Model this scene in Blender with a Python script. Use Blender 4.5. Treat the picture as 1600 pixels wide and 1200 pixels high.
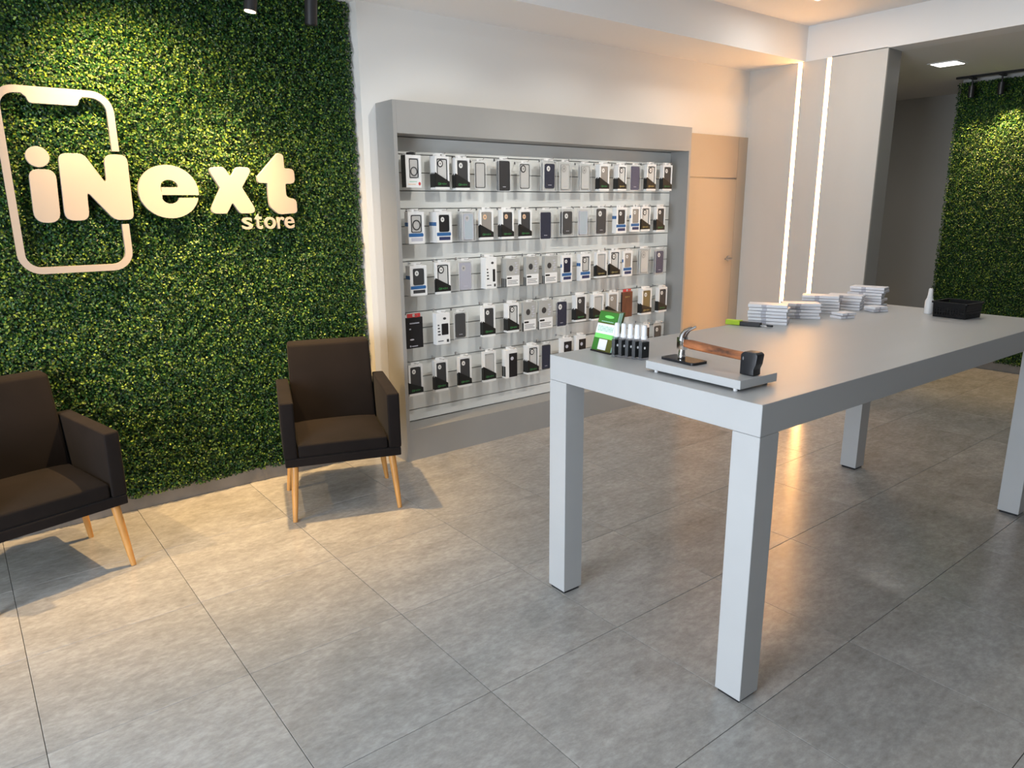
import bpy, bmesh, math, random
import numpy as np
from mathutils import Vector, Matrix
random.seed(4)
rng = np.random.default_rng(11)
SC = bpy.context.scene
for o in list(bpy.data.objects):
    bpy.data.objects.remove(o)
COL = SC.collection

# ------------------------------------------------------------------ camera, world, lights, exposure
PITCH, ROLL, YAW, FPX, CAMH = .2420, .0084, .6632, 1119.9, 1.568
def cam_axes():
    cx, sx = math.cos(PITCH), math.sin(PITCH)
    cz, sz = math.cos(YAW), math.sin(YAW)
    cy, sy = math.cos(ROLL), math.sin(ROLL)
    f = Vector((sz*cx, cz*cx, -sx)); r = Vector((cz, -sz, 0)); d = f.cross(r)
    return cy*r + sy*d, -sy*r + cy*d, f
cr, cd, cf = cam_axes()
cam = bpy.data.cameras.new('camera')
cam.sensor_width = 36; cam.lens = 36*FPX/1600; cam.clip_start = .05
co = bpy.data.objects.new('camera', cam); COL.objects.link(co)
M4 = Matrix.Identity(4)
for i in range(3):
    M4[i][0] = cr[i]; M4[i][1] = -cd[i]; M4[i][2] = -cf[i]
M4[2][3] = CAMH
co.matrix_world = M4
SC.camera = co

w = bpy.data.worlds.new('world'); SC.world = w; w.use_nodes = True
w.node_tree.nodes['Background'].inputs[0].default_value = (.80, .90, 1, 1)
w.node_tree.nodes['Background'].inputs[1].default_value = .08
SC.view_settings.view_transform = 'Standard'
SC.view_settings.look = 'None'
SC.view_settings.gamma = 1
SC.view_settings.use_curve_mapping = False
SC.view_settings.exposure = 0.0

def aim(o, tgt):
    o.rotation_euler = (Vector(tgt) - o.location).to_track_quat('-Z', 'Y').to_euler()
def area(name, loc, tgt, sx, sy, power, color):
    l = bpy.data.lights.new(name, 'AREA'); l.shape = 'RECTANGLE'; l.size = sx; l.size_y = sy
    l.energy = power; l.color = color
    o = bpy.data.objects.new(name, l); COL.objects.link(o); o.location = loc; aim(o, tgt)
    return o
def spot(name, loc, tgt, power, deg, blend, color, rad=.03):
    l = bpy.data.lights.new(name, 'SPOT'); l.energy = power; l.spot_size = math.radians(deg)
    l.spot_blend = blend; l.color = color; l.shadow_soft_size = rad
    o = bpy.data.objects.new(name, l); COL.objects.link(o); o.location = loc; aim(o, tgt)
    return o
# area lamp standing in for daylight from the shop front on the left
area('shopfront_daylight', (-2.3, 1.0, 1.15), (3, 1.3, 1.0), 2.3, 2.1, 215, (.80, .89, 1))
# square recessed ceiling panels of the shop (fixtures built below)
CEIL_PANELS = [(2.3, 1.95), (3.6, 1.95), (4.9, 1.95)]
for i, (x, y) in enumerate(CEIL_PANELS):
    area('ceiling_panel_light', (x, y, 2.945), (x, y, 0), .18, .18, 3.6, (1, .96, .88))
area('ceiling_panel_light', (5.02, 2.93, 2.945), (5.02, 2.93, 0), .18, .18, 4.5, (1, .95, .88))
area('ceiling_panel_light', (6.84, 2.82, 2.675), (6.84, 2.82, 0),   .18, .18, 7, (1, .96, .88))
WARM = (1, .70, .36)
WARM2 = (1, .64, .27)
# track spots along the plant wall: (lens position, aim, watts, cone)
SPOTS = [((.62, 3.50, 2.48), (.86, 4.05, 1.85), 195, 105),
         ((-.55, 3.60, 2.48), (-.40, 3.95, .6), 190, 95),
         ((1.335, 3.72, 2.475), (1.00, 3.80, .2), 330, 80),
         ((1.64, 3.72, 2.455), (1.58, 3.92, .3), 34, 75)]
for p, t, e, c in SPOTS:
    spot('track_spot_light', p, t, e, c, .9, WARM2, .025)
FAR_SPOTS = [((7.60, 2.92, 2.50), (7.78, 2.80, .3), 40, 85), ((7.60, 2.68, 2.50), (7.80, 2.42, 1.5), 90, 95)]
for p, t, e, c in FAR_SPOTS:
    spot('far_track_spot_light', p, t, e, c, .6, WARM2, .025)

# spots on the ceiling track in front of the phone case display
DISP_SPOTS = [(2.55, 2.1), (3.55, 2.1), (4.55, 2.1)]
for x, y in DISP_SPOTS:
    spot('display_spot_light', (x, y, 2.80), (x, 3.95, 1.35), 62, 62, .8, (1, .97, .90), .018)

# ------------------------------------------------------------------ materials
def mat(name, color, rough=.5, metal=0, spec=.5, noise=None, emit=None, trans=0, coat=0, sheen=0, bump=None):
    m = bpy.data.materials.new(name); m.use_nodes = True
    nt = m.node_tree; b = nt.nodes['Principled BSDF']
    b.inputs['Base Color'].default_value = (*color, 1)
    b.inputs['Roughness'].default_value = rough
    b.inputs['Metallic'].default_value = metal
    b.inputs['Specular IOR Level'].default_value = spec
    b.inputs['Transmission Weight'].default_value = trans
    b.inputs['Coat Weight'].default_value = coat
    b.inputs['Sheen Weight'].default_value = sheen
    if emit:
        b.inputs['Emission Color'].default_value = (*emit[0], 1)
        b.inputs['Emission Strength'].default_value = emit[1]
    if noise or bump:
        tc = nt.nodes.new('ShaderNodeTexCoord')
    if noise:                                   # (scale, amount, stretch)
        sc, amt, st = noise
        mp = nt.nodes.new('ShaderNodeMapping'); mp.inputs['Scale'].default_value = st
        nt.links.new(tc.outputs['Object'], mp.inputs[0])
        n = nt.nodes.new('ShaderNodeTexNoise'); n.inputs['Scale'].default_value = sc; n.inputs['Detail'].default_value = 6
        nt.links.new(mp.outputs[0], n.inputs['Vector'])
        r = nt.nodes.new('ShaderNodeValToRGB')
        r.color_ramp.elements[0].position = .3; r.color_ramp.elements[1].position = .7
        r.color_ramp.elements[0].color = (*[c*(1-amt) for c in color], 1)
        r.color_ramp.elements[1].color = (*[min(1, c*(1+amt)) for c in color], 1)
        nt.links.new(n.outputs['Fac'], r.inputs[0]); nt.links.new(r.outputs[0], b.inputs['Base Color'])
    if bump:                                    # (scale, strength)
        n2 = nt.nodes.new('ShaderNodeTexNoise'); n2.inputs['Scale'].default_value = bump[0]; n2.inputs['Detail'].default_value = 4
        nt.links.new(tc.outputs['Object'], n2.inputs['Vector'])
        bp = nt.nodes.new('ShaderNodeBump'); bp.inputs['Strength'].default_value = bump[1]; bp.inputs['Distance'].default_value = .004
        nt.links.new(n2.outputs['Fac'], bp.inputs['Height']); nt.links.new(bp.outputs[0], b.inputs['Normal'])
    return m

def tile_material():
    m = bpy.data.materials.new('porcelain_cement_tile'); m.use_nodes = True
    nt = m.node_tree; N = nt.nodes; L = nt.links; b = N['Principled BSDF']
    g = N.new('ShaderNodeNewGeometry'); oi = N.new('ShaderNodeObjectInfo')
    mul = N.new('ShaderNodeVectorMath'); mul.operation = 'SCALE'; mul.inputs[0].default_value = (37, 53, 11)
    L.new(oi.outputs['Random'], mul.inputs['Scale'])
    add = N.new('ShaderNodeVectorMath'); L.new(g.outputs['Position'], add.inputs[0]); L.new(mul.outputs[0], add.inputs[1])
    st = N.new('ShaderNodeMapping'); st.inputs['Scale'].default_value = (1, 1.8, 1); L.new(add.outputs[0], st.inputs[0])
    n1 = N.new('ShaderNodeTexNoise'); n1.inputs['Scale'].default_value = 4.5; n1.inputs['Detail'].default_value = 12; n1.inputs['Roughness'].default_value = .72; n1.inputs['Distortion'].default_value = .15
    n2 = N.new('ShaderNodeTexNoise'); n2.inputs['Scale'].default_value = 26; n2.inputs['Detail'].default_value = 8; n2.inputs['Roughness'].default_value = .7
    L.new(st.outputs[0], n1.inputs['Vector']); L.new(st.outputs[0], n2.inputs['Vector'])
    mx = N.new('ShaderNodeMix'); mx.inputs['Factor'].default_value = .5
    L.new(n1.outputs['Fac'], mx.inputs['A']); L.new(n2.outputs['Fac'], mx.inputs['B'])
    r = N.new('ShaderNodeValToRGB'); e = r.color_ramp.elements
    e[0].position = .30; e[0].color = (.235, .225, .208, 1)
    e[1].position = .70; e[1].color = (.52, .51, .49, 1)
    k = e.new(.5); k.color = (.365, .353, .333, 1)
    L.new(mx.outputs['Result'], r.inputs[0])
    hs = N.new('ShaderNodeHueSaturation')
    mr = N.new('ShaderNodeMapRange'); mr.inputs['To Min'].default_value = .93; mr.inputs['To Max'].default_value = 1.07
    L.new(oi.outputs['Random'], mr.inputs['Value']); L.new(mr.outputs[0], hs.inputs['Value'])
    L.new(r.outputs[0], hs.inputs['Color']); L.new(hs.outputs[0], b.inputs['Base Color'])
    rr = N.new('ShaderNodeMapRange'); rr.inputs['To Min'].default_value = .18; rr.inputs['To Max'].default_value = .27
    L.new(n1.outputs['Fac'], rr.inputs['Value']); L.new(rr.outputs[0], b.inputs['Roughness'])
    b.inputs['Specular IOR Level'].default_value = .5
    return m

def leaf_material():
    m = bpy.data.materials.new('boxwood_leaf'); m.use_nodes = True
    nt = m.node_tree; N = nt.nodes; L = nt.links; b = N['Principled BSDF']
    a = N.new('ShaderNodeAttribute'); a.attribute_name = 'leaf_tint'
    L.new(a.outputs['Color'], b.inputs['Base Color'])
    b.inputs['Roughness'].default_value = .42; b.inputs['Specular IOR Level'].default_value = .35
    return m

def clear_plastic(name, tint, alpha):
    m = bpy.data.materials.new(name); m.use_nodes = True
    nt = m.node_tree; N = nt.nodes; L = nt.links
    b = N['Principled BSDF']; b.inputs['Base Color'].default_value = (*[c*.4 for c in tint], 1); b.inputs['Roughness'].default_value = .12
    t = N.new('ShaderNodeBsdfTransparent'); t.inputs[0].default_value = (*[min(1, c*1.05) for c in tint], 1)
    mx = N.new('ShaderNodeMixShader'); mx.inputs[0].default_value = alpha
    L.new(t.outputs[0], mx.inputs[1]); L.new(b.outputs[0], mx.inputs[2])
    L.new(mx.outputs[0], N['Material Output'].inputs['Surface'])
    return m

MT = dict(
    tile=tile_material(), leaf=leaf_material(),
    grout=mat('grout', (.17, .163, .15), .8),
    white=mat('white_wall_paint', (.80, .785, .75), .7),
    ceiling=mat('ceiling_paint', (.84, .84, .83), .75),
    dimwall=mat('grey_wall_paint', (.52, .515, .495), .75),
    darkwall=mat('dark_grey_wall_paint', (.30, .30, .29), .75),
    endpanel=mat('grey_laminate_wall', (.62, .605, .57), .5, noise=(3, .03, (1, 1, .2))),
    unit=mat('grey_laminate_display', (.325, .32, .308), .42, noise=(3, .03, (1, 1, .3))),
    door=mat('taupe_laminate_door', (.44, .37, .285), .45),
    table=mat('grey_laminate_table', (.47, .475, .475), .38, noise=(2.5, .025, (.3, 2, 2))),
    slat=mat('white_slatwall', (.74, .755, .735), .35),
    slot=mat('slot_metal', (.30, .30, .30), .4, metal=.6),
    back=mat('backing_green', (.012, .03, .012), .9),
    sign=mat('white_sign_board', (.325, .29, .265), .45),
    skirt=mat('grey_porcelain_skirting', (.21, .195, .18), .4, noise=(8, .15, (1, 1, 1))),
    velvet=mat('dark_brown_velvet', (.009, .006, .0052), .8, spec=.18, sheen=.03, noise=(4, .3, (1, 1, 1)), bump=(9, .5)),
    wood=mat('honey_wood', (.56, .27, .075), .38, noise=(6, .18, (6, 6, .6))),
    chrome=mat('chrome', (.75, .75, .77), .12, metal=1),
    steel=mat('dull_steel', (.42, .41, .40), .35, metal=1),
    blackm=mat('black_metal', (.012, .012, .014), .4),
    blackp=mat('black_plastic', (.015, .015, .018), .38),
    blackb=mat('matte_black_plastic', (.006, .006, .007), .5, spec=.25),
    blackcard=mat('black_card', (.008, .009, .009), .5),
    whitecard=mat('white_card', (.84, .84, .83), .45),
    greycard=mat('silver_grey_card', (.43, .43, .41), .4),
    windowcard=mat('pale_inner_tray', (.60, .60, .58), .5),
    green=mat('green_print', (.05, .24, .07), .5),
    greybr=mat('gold_print', (.42, .34, .12), .5),
    blue=mat('blue_label', (.028, .125, .33), .45),
    navyp=mat('navy_print', (.03, .04, .12), .45),
    c_dark=mat('charcoal_case', (.045, .045, .047), .5),
    c_black=mat('black_case', (.008, .008, .010), .55),
    c_navy=mat('navy_case', (.013, .017, .042), .45),
    c_purple=mat('slate_violet_case', (.075, .075, .13), .45),
    c_lav=mat('lavender_case', (.43, .43, .50), .4),
    c_light=mat('pale_grey_case', (.52, .51, .49), .4),
    c_blue=mat('ice_blue_case', (.45, .52, .57), .4),
    c_taupe=mat('taupe_case', (.30, .27, .24), .5),
    c_olive=mat('olive_case', (.21, .16, .07), .5),
    c_brown=mat('brown_leather_case', (.13, .045, .025), .5, noise=(30, .3, (1, 1, .3))),
    camring=mat('white_camera_cutout', (.78, .77, .74), .4),
    orange=mat('peach_camera_cutout', (.80, .52, .32), .4),
    red=mat('red_tab', (.62, .06, .06), .45),
    print=mat('grey_print', (.20, .20, .20), .5),
    rim=mat('blister_rim_plastic', (.78, .79, .80), .25),
    blister=clear_plastic('clear_blister', (.95, .96, .97), .05),
    clearbottle=clear_plastic('clear_bottle', (.90, .91, .94), .22),
    led=mat('led_strip_glow', (1, .9, .75), .5, emit=((1, .48, .15), 38)),
    panelglow=mat('ceiling_panel_glow', (1, 1, 1), .5, emit=((1, .96, .90), 6)),
    lens=mat('spot_lens_glow', (1, .9, .8), .5, emit=((1, .74, .48), 5)),
    bk_green=mat('leaf_green_card', (.045, .20, .03), .45),
    bk_olive=mat('olive_card', (.10, .105, .02), .45),
    bk_lime=mat('lime_band', (.22, .72, .17), .45),
    bk_mint=mat('mint_edge', (.40, .66, .52), .4),
    handlewood=mat('hammer_handle_wood', (.33, .115, .042), .5, noise=(14, .75, (3, 1.0, 3))),
    screen=mat('phone_glass', (.03, .025, .022), .08),
    film=mat('white_film_box', (.86, .86, .90), .4, noise=(25, .05, (1, 1, 8))),
    film_edge=mat('grey_box_print', (.55, .55, .62), .45),
    lime=mat('lime_grip', (.50, .72, .03), .4),
    bottlew=mat('white_bottle_plastic', (.80, .80, .80), .35),
)

# ------------------------------------------------------------------ mesh helpers
class MB:
    def __init__(self): self.v = []; self.f = []
    def quad(self, *p):
        n = len(self.v); self.v += [tuple(q) for q in p]; self.f.append(tuple(range(n, n+len(p)))); return self
    def box(self, x0, x1, y0, y1, z0, z1):
        n = len(self.v)
        self.v += [(x0, y0, z0), (x1, y0, z0), (x1, y1, z0), (x0, y1, z0), (x0, y0, z1), (x1, y0, z1), (x1, y1, z1), (x0, y1, z1)]
        self.f += [tuple(n+i for i in q) for q in ((0, 3, 2, 1), (4, 5, 6, 7), (0, 1, 5, 4), (1, 2, 6, 5), (2, 3, 7, 6), (3, 0, 4, 7))]
        return self
    def hexa(self, p):                       # 8 corners, bottom ring then top ring
        n = len(self.v); self.v += [tuple(q) for q in p]
        self.f += [tuple(n+i for i in q) for q in ((0, 3, 2, 1), (4, 5, 6, 7), (0, 1, 5, 4), (1, 2, 6, 5), (2, 3, 7, 6), (3, 0, 4, 7))]
        return self
    def prism(self, poly, a, b, fn):         # closed polygon extruded between a and b; fn(p, q, t) -> xyz
        n = len(self.v); k = len(poly)
        self.v += [fn(p, q, a) for p, q in poly] + [fn(p, q, b) for p, q in poly]
        self.f.append(tuple(n+i for i in range(k))[::-1]); self.f.append(tuple(n+k+i for i in range(k)))
        for i in range(k):
            j = (i+1) % k; self.f.append((n+i, n+j, n+k+j, n+k+i))
        return self
    def ring(self, outer, inner, a, b, fn):  # band between two closed loops of equal length, extruded
        n = len(self.v); k = len(outer)
        for t in (a, b):
            self.v += [fn(p, q, t) for p, q in outer] + [fn(p, q, t) for p, q in inner]
        for i in range(k):
            j = (i+1) % k
            o0, o1, i0, i1 = n+i, n+j, n+k+i, n+k+j
            O0, O1, I0, I1 = o0+2*k, o1+2*k, i0+2*k, i1+2*k
            self.f += [(o0, i0, i1, o1), (O0, O1, I1, I0), (o0, o1, O1, O0), (i0, I0, I1, i1)]
        return self
    def tube(self, pts, radii, seg=10):
        n = len(self.v); rings = []
        pts = [Vector(p) for p in pts]
        for i, p in enumerate(pts):
            d = (pts[min(i+1, len(pts)-1)] - pts[max(i-1, 0)]).normalized()
            u = d.orthogonal().normalized() if i == 0 else (u - d*u.dot(d)).normalized()
            v = d.cross(u); r = radii[i] if isinstance(radii, (list, tuple)) else radii
            rings.append([len(self.v)+k for k in range(seg)])
            for k in range(seg):
                a = 2*math.pi*k/seg
                self.v.append(tuple(p + u*r*math.cos(a) + v*r*math.sin(a)))
        for a, b in zip(rings, rings[1:]):
            for k in range(seg):
                self.f.append((a[k], a[(k+1) % seg], b[(k+1) % seg], b[k]))
        self.f.append(tuple(rings[0][::-1])); self.f.append(tuple(rings[-1]))
        return self
    def lathe(self, cx, cy, prof, seg=16):   # prof: (r, z) from bottom to top
        return self.tube_rings([[(cx+r*math.cos(2*math.pi*k/seg), cy+r*math.sin(2*math.pi*k/seg), z) for k in range(seg)] for r, z in prof])
    def tube_rings(self, R):
        n = len(self.v); s = len(R[0])
        for r in R: self.v += r
        for i in range(len(R)-1):
            for k in range(s):
                self.f.append((n+i*s+k, n+i*s+(k+1) % s, n+(i+1)*s+(k+1) % s, n+(i+1)*s+k))
        self.f.append(tuple(n+k for k in range(s))[::-1]); self.f.append(tuple(n+(len(R)-1)*s+k for k in range(s)))
        return self
    def build(self, name, m, parent=None, bevel=0, seg=2, smooth=False, loc=None, normals=True):
        me = bpy.data.meshes.new(name); me.from_pydata(self.v, [], self.f)
        if normals or bevel:
            bm = bmesh.new(); bm.from_mesh(me)
            bmesh.ops.recalc_face_normals(bm, faces=bm.faces)
            if bevel:
                bmesh.ops.bevel(bm, geom=[e for e in bm.edges if len(e.link_faces) == 2 and e.calc_face_angle(0) > .5],
                                offset=bevel, segments=seg, profile=.6, affect='EDGES')
            bm.to_mesh(me); bm.free()
        if smooth:
            me.polygons.foreach_set('use_smooth', [True]*len(me.polygons))
            try: me.set_sharp_from_angle(angle=math.radians(40))
            except Exception: pass
        me.materials.append(m)
        o = bpy.data.objects.new(name, me); COL.objects.link(o)
        if parent: o.parent = parent
        if loc: o.location = loc
        return o

def tag(o, label=None, cat=None, group=None, kind=None):
    if label: o['label'] = label
    if cat: o['category'] = cat
    if group: o['group'] = group
    if kind: o['kind'] = kind
    return o
def thing(name, label, cat, loc=(0, 0, 0), rz=0, group=None):
    o = bpy.data.objects.new(name, None); COL.objects.link(o)
    o.location = loc; o.rotation_euler = (0, 0, rz); o.empty_display_size = .05
    return tag(o, label, cat, group)
def struct(o): o['kind'] = 'structure'; return o
def copy_tree(o, parent=None):
    c = o.copy(); COL.objects.link(c); c.parent = parent
    for ch in list(o.children): copy_tree(ch, c)
    return c
def XZ(p, q, t): return (p, t, q)            # polygon in x,z extruded along y
def XY(p, q, t): return (p, q, t)
def YZ(p, q, t): return (t, p, q)
def rrect(x0, x1, z0, z1, r, n=5):
    P = []
    for cx, cz, a0 in ((x1-r, z0+r, -90), (x1-r, z1-r, 0), (x0+r, z1-r, 90), (x0+r, z0+r, 180)):
        for i in range(n+1):
            a = math.radians(a0 + 90*i/n); P.append((cx+r*math.cos(a), cz+r*math.sin(a)))
    return P
def rounded(poly, rad, n=4):
    """polygon with rounded corners; rad: one value or one per corner"""
    P = []; k = len(poly)
    for i in range(k):
        p = Vector(poly[i]); a = Vector(poly[i-1]) - p; b = Vector(poly[(i+1) % k]) - p
        r = rad[i] if isinstance(rad, (list, tuple)) else rad
        ang = a.angle(b); d = min(r/math.tan(ang/2), a.length*.49, b.length*.49)
        s = p + a.normalized()*d; e = p + b.normalized()*d
        for j in range(n+1):
            t = j/n; P.append(tuple(s*(1-t)**2 + p*2*t*(1-t) + e*t*t))
    return P
def ellipse(cx, cz, rx, rz, n=20, a0=0, a1=360):
    full = abs(a1-a0) >= 360
    return [(cx+rx*math.cos(math.radians(a0+(a1-a0)*i/(n if full else n-1))), cz+rz*math.sin(math.radians(a0+(a1-a0)*i/(n if full else n-1)))) for i in range(n)]

# ------------------------------------------------------------------ setting
YW = 4.0            # display wall
XE = 5.79           # end wall with the light strips
ZS = 2.70           # soffit underside
ZC = 2.965          # main ceiling
floor = struct(MB().box(-2.6, 9.4, -2.6, 6.2, -.06, -.009).build('floor', MT['grout']))
tm = MB().box(-.2990, .2990, -.2990, .2990, -.009, 0)
first = None
for i in range(-4, 15):
    for j in range(-3, 6):
        x = .0165 + .6*i + .3; y = 2.283 - .6*j - .3 
        if x > 9.1: continue
        if first is None:
            first = tm.build('floor_tile', MT['tile'], floor, bevel=.0008, seg=1); o = first
        else:
            o = first.copy(); COL.objects.link(o)
        o.location = (x, y, 0)
struct(MB().box(2.037, 6.0, YW, YW+.25, 0, 3.0).build('wall_back', MT['white']))
struct(MB().box(-2.6, 2.04, 4.13, 4.3, 0, 3.0).build('wall_left', MT['white']))
struct(MB().box(-2.6, 9.4, -2.7, -2.6, 0, 3.1).build('wall_front', MT['skirt']))  # unseen wall behind the camera, kept dark to limit bounced light
wr = struct(MB().box(XE+.02, XE+.21, 2.835, YW, 0, ZS).build('wall_right', MT['endpanel']))
# laminate panels on the end wall with recessed light channels between them
LY = (3.525, 3.275); LW = .036
for y0, y1, zt in ((LY[0]+LW/2, YW, ZS), (LY[1]+LW/2, LY[0]-LW/2, ZS), (2.815, LY[1]-LW/2, ZS+.005)):
    MB().box(XE, XE+.02, y0, y1, 0, zt).build('wall_panel', MT['endpanel'], wr)
MB().box(XE+.02, XE+.21, 2.815, 2.835, 0, ZS).build('wall_end_panel', MT['unit'], wr)
for y, lb in zip(LY, ('vertical warm light strip in end wall, nearer the corner by the door',
                      'vertical warm light strip in end wall, farther from the door')):
    t = thing('light_strip', lb, 'light strip', (XE, y, 0), 0, 'light strips in the end wall')
    MB().box(.012, .0195, -LW/2, LW/2, .06, ZS-.005).build('channel', MT['chrome'], t)
    MB().box(.006, .0118, -LW/2+.003, LW/2-.003, .06, ZS-.005).build('diffuser', MT['led'], t)
# ceilings
struct(MB().box(-2.6, XE, -2.6, 3.48, ZC, ZC+.1).build('ceiling', MT['ceiling']))
struct(MB().box(-2.6, XE, 3.48, 4.3, ZS, ZC+.1).build('ceiling_soffit', MT['ceiling']))
struct(MB().box(XE, XE+.21, -2.6, YW, ZS, ZC+.1).build('ceiling_beam', MT['ceiling']))
struct(MB().box(XE+.21, 9.4, -2.6, 6.2, ZS, ZC+.1).build('ceiling_far', MT['white']))
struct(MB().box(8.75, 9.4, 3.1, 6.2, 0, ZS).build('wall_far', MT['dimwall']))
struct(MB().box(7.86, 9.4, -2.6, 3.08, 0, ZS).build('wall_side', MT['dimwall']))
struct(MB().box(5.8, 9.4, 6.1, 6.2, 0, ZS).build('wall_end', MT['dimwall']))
struct(MB().box(-2.6, 2.037, 4.078, 4.13, 0, .085).build('baseboard_left', MT['skirt'], bevel=.002, seg=1))
struct(MB().box(7.812, 7.86, -2.6, 3.08, 0, .085).build('baseboard_far', MT['skirt'], bevel=.002, seg=1))

# unseen shop front on the left: guessed wall and window added behind daylight lamp
struct(MB().box(-2.6, -2.5, -2.6, 4.3, 2.25, 3.0).box(-2.6, -2.5, 2.2, 4.3, 0, 2.25).box(-2.6, -2.5, -2.6, -.2, 0, 2.25).build('wall_entrance', MT['dimwall']))
w1 = struct(MB().ring(rrect(-.2, 2.2, 0, 2.25, .001, 1), rrect(-.15, 2.15, .05, 2.2, .001, 1), -2.58, -2.52, YZ).build('window_1', MT['steel']))
MB().box(-2.57, -2.53, .98, 1.02, .05, 2.2).build('mullion', MT['steel'], w1)
for y0, y1 in ((-.15, .98), (1.02, 2.15)):
    MB().box(-2.553, -2.547, y0, y1, .05, 2.2).build('pane', MT['blister'], w1)

# door with transom in the back wall
d1 = struct(MB().box(4.80, XE, YW-.012, YW, 0, 2.147).build('door_1', MT['slot']))  # dark base colour stands in for shadow in the panel gaps
MB().box(4.82, 5.655, YW-.026, YW-.012, 1.803, 2.148).build('transom_panel', MT['door'], d1)
dl = MB().box(4.82, 5.655, YW-.026, YW-.012, .01, 1.790).build('door_leaf', MT['door'], d1)
MB().box(5.658, XE-.002, YW-.026, YW-.012, 0, 2.148).build('door_stile', MT['door'], d1)
hm = MB().tube([(5.60, YW-.026, 1.10), (5.60, YW-.07, 1.10)], .008, 8).tube([(5.60, YW-.07, 1.10), (5.50, YW-.072, 1.10)], .008, 8)
hm.tube([(5.60, YW-.026, 1.10), (5.60, YW-.034, 1.10)], .024, 12)
hm.build('door_handle', MT['steel'], dl, smooth=True)

# ceiling panels (square recessed)
CEIL_PANELS.append((5.02, 2.93))
PL = ['square recessed ceiling light above near end of table', 'square recessed ceiling light above middle of table',
      'square recessed ceiling light above far end of table',
      'ceiling light at the top edge of the photo near the soffit corner']
def ceil_light(x, y, z, lb):
    t = thing('ceiling_light', lb, 'ceiling light', (x, y, z), 0, 'square ceiling lights')
    MB().ring(rrect(-.12, .12, -.12, .12, .02), rrect(-.1, .1, -.1, .1, .015), -.006, 0, XY).build('frame', MT['ceiling'], t)
    MB().prism(rrect(-.1, .1, -.1, .1, .015), -.003, -.001, XY).build('diffuser', MT['panelglow'], t)
for (x, y), lb in zip(CEIL_PANELS, PL): ceil_light(x, y, ZC, lb)
ceil_light(6.84, 2.82, ZS, 'bright square ceiling light in the far room beside the second plant wall')

# ------------------------------------------------------------------ plant walls
def foliage(n, wid, z0, z1, depth):
    """n folded leaves in local coords: x along the wall, -y outward"""
    x = rng.uniform(-.012, wid+.012, n); z = rng.uniform(z0-.01, z1+.005, n)
    cl = .5+.5*np.sin(x*31+3*np.sin(z*17))*np.sin(z*29+2.2*np.sin(x*23))
    y = -depth*(rng.random(n)**.7)*(.55+.6*cl) - .004
    nrm = np.stack([rng.normal(0, .55, n), -np.ones(n), rng.normal(.12, .55, n)], 1)
    nrm /= np.linalg.norm(nrm, axis=1)[:, None]
    t = rng.normal(0, 1, (n, 3)); t -= nrm*(t*nrm).sum(1)[:, None]; t /= np.linalg.norm(t, axis=1)[:, None]
    b = np.cross(nrm, t)
    L = rng.uniform(.009, .0165, n)[:, None]; W = L*rng.uniform(.30, .40, n)[:, None]
    c = np.stack([x, y, z], 1)
    fold = nrm*W*.45
    P = np.empty((n, 6, 3))
    P[:, 0] = c - t*L*.5; P[:, 1] = c - t*L*.08 + b*W + fold; P[:, 2] = c + t*L*.30 + b*W*.75 + fold
    P[:, 3] = c + t*L*.5; P[:, 4] = c + t*L*.30 - b*W*.75 + fold; P[:, 5] = c - t*L*.08 - b*W + fold
    me = bpy.data.meshes.new('foliage')
    me.vertices.add(n*6); me.vertices.foreach_set('co', P.ravel())
    idx = np.arange(n)[:, None]*6 + np.array([[0, 1, 2, 3, 3, 4, 5, 0]])
    me.loops.add(n*8); me.loops.foreach_set('vertex_index', idx.ravel().astype(np.int32))
    me.polygons.add(n*2); me.polygons.foreach_set('loop_start', np.arange(n*2, dtype=np.int32)*4)
    try: me.polygons.foreach_set('loop_total', np.full(n*2, 4, np.int32))
    except Exception: pass
    k = rng.random(n); k2 = rng.random(n)
    dark = np.array([.002, .015, .006]); mid = np.array([.011, .066, .012]); lit = np.array([.19, .28, .030])
    col = np.where((k < .55)[:, None], dark + (mid-dark)*(k/.55)[:, None], mid + (lit-mid)*(np.clip((k-.55)/.45, 0, 1)[:, None]**1.6))
    col *= (.8+.4*k2)[:, None]
    at = me.attributes.new('leaf_tint', 'FLOAT_COLOR', 'FACE')
    cc = np.ones((n, 2, 4)); cc[:, :, :3] = col[:, None, :]
    at.data.foreach_set('color', cc.ravel().astype(np.float32))
    me.update(calc_edges=True); me.validate()
    me.materials.append(MT['leaf'])
    return me
def plant_wall(name, lb, loc, rz, wid, z0, z1, n):
    t = thing(name, lb, 'plant wall', loc, rz, 'artificial plant walls')
    MB().box(0, wid, 0, .02, z0, z1).build('backing_panel', MT['back'], t)
    o = bpy.data.objects.new('foliage', foliage(n, wid, z0, z1, .055)); COL.objects.link(o); o.parent = t
    o['kind'] = 'stuff'
    return t
plant_wall('plant_wall', 'large green boxwood leaf wall carrying the white store sign behind the chairs', (-1.55, 4.105, 0), 0, 3.56, .085, 2.695, 290000)
plant_wall('plant_wall', 'green boxwood leaf wall in the far room at the right edge', (7.835, 3.08, 0), -math.pi/2, 2.3, .085, 2.66, 140000)

# ------------------------------------------------------------------ sign
SY0, SY1 = 4.022, 4.0
sg = thing('wall_sign', 'white cut-out store sign with phone outline mounted on the green wall', 'sign', (.9, SY0, 1.7))
def sp(poly): return [(p-.9, q-1.7) for p, q in poly]
def letter(name, mb): return mb.build(name, MT['sign'], sg, bevel=.0015, seg=1)
def SG(p, q, t): return (p, t, q)
D0, D1 = 0, -.024
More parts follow.
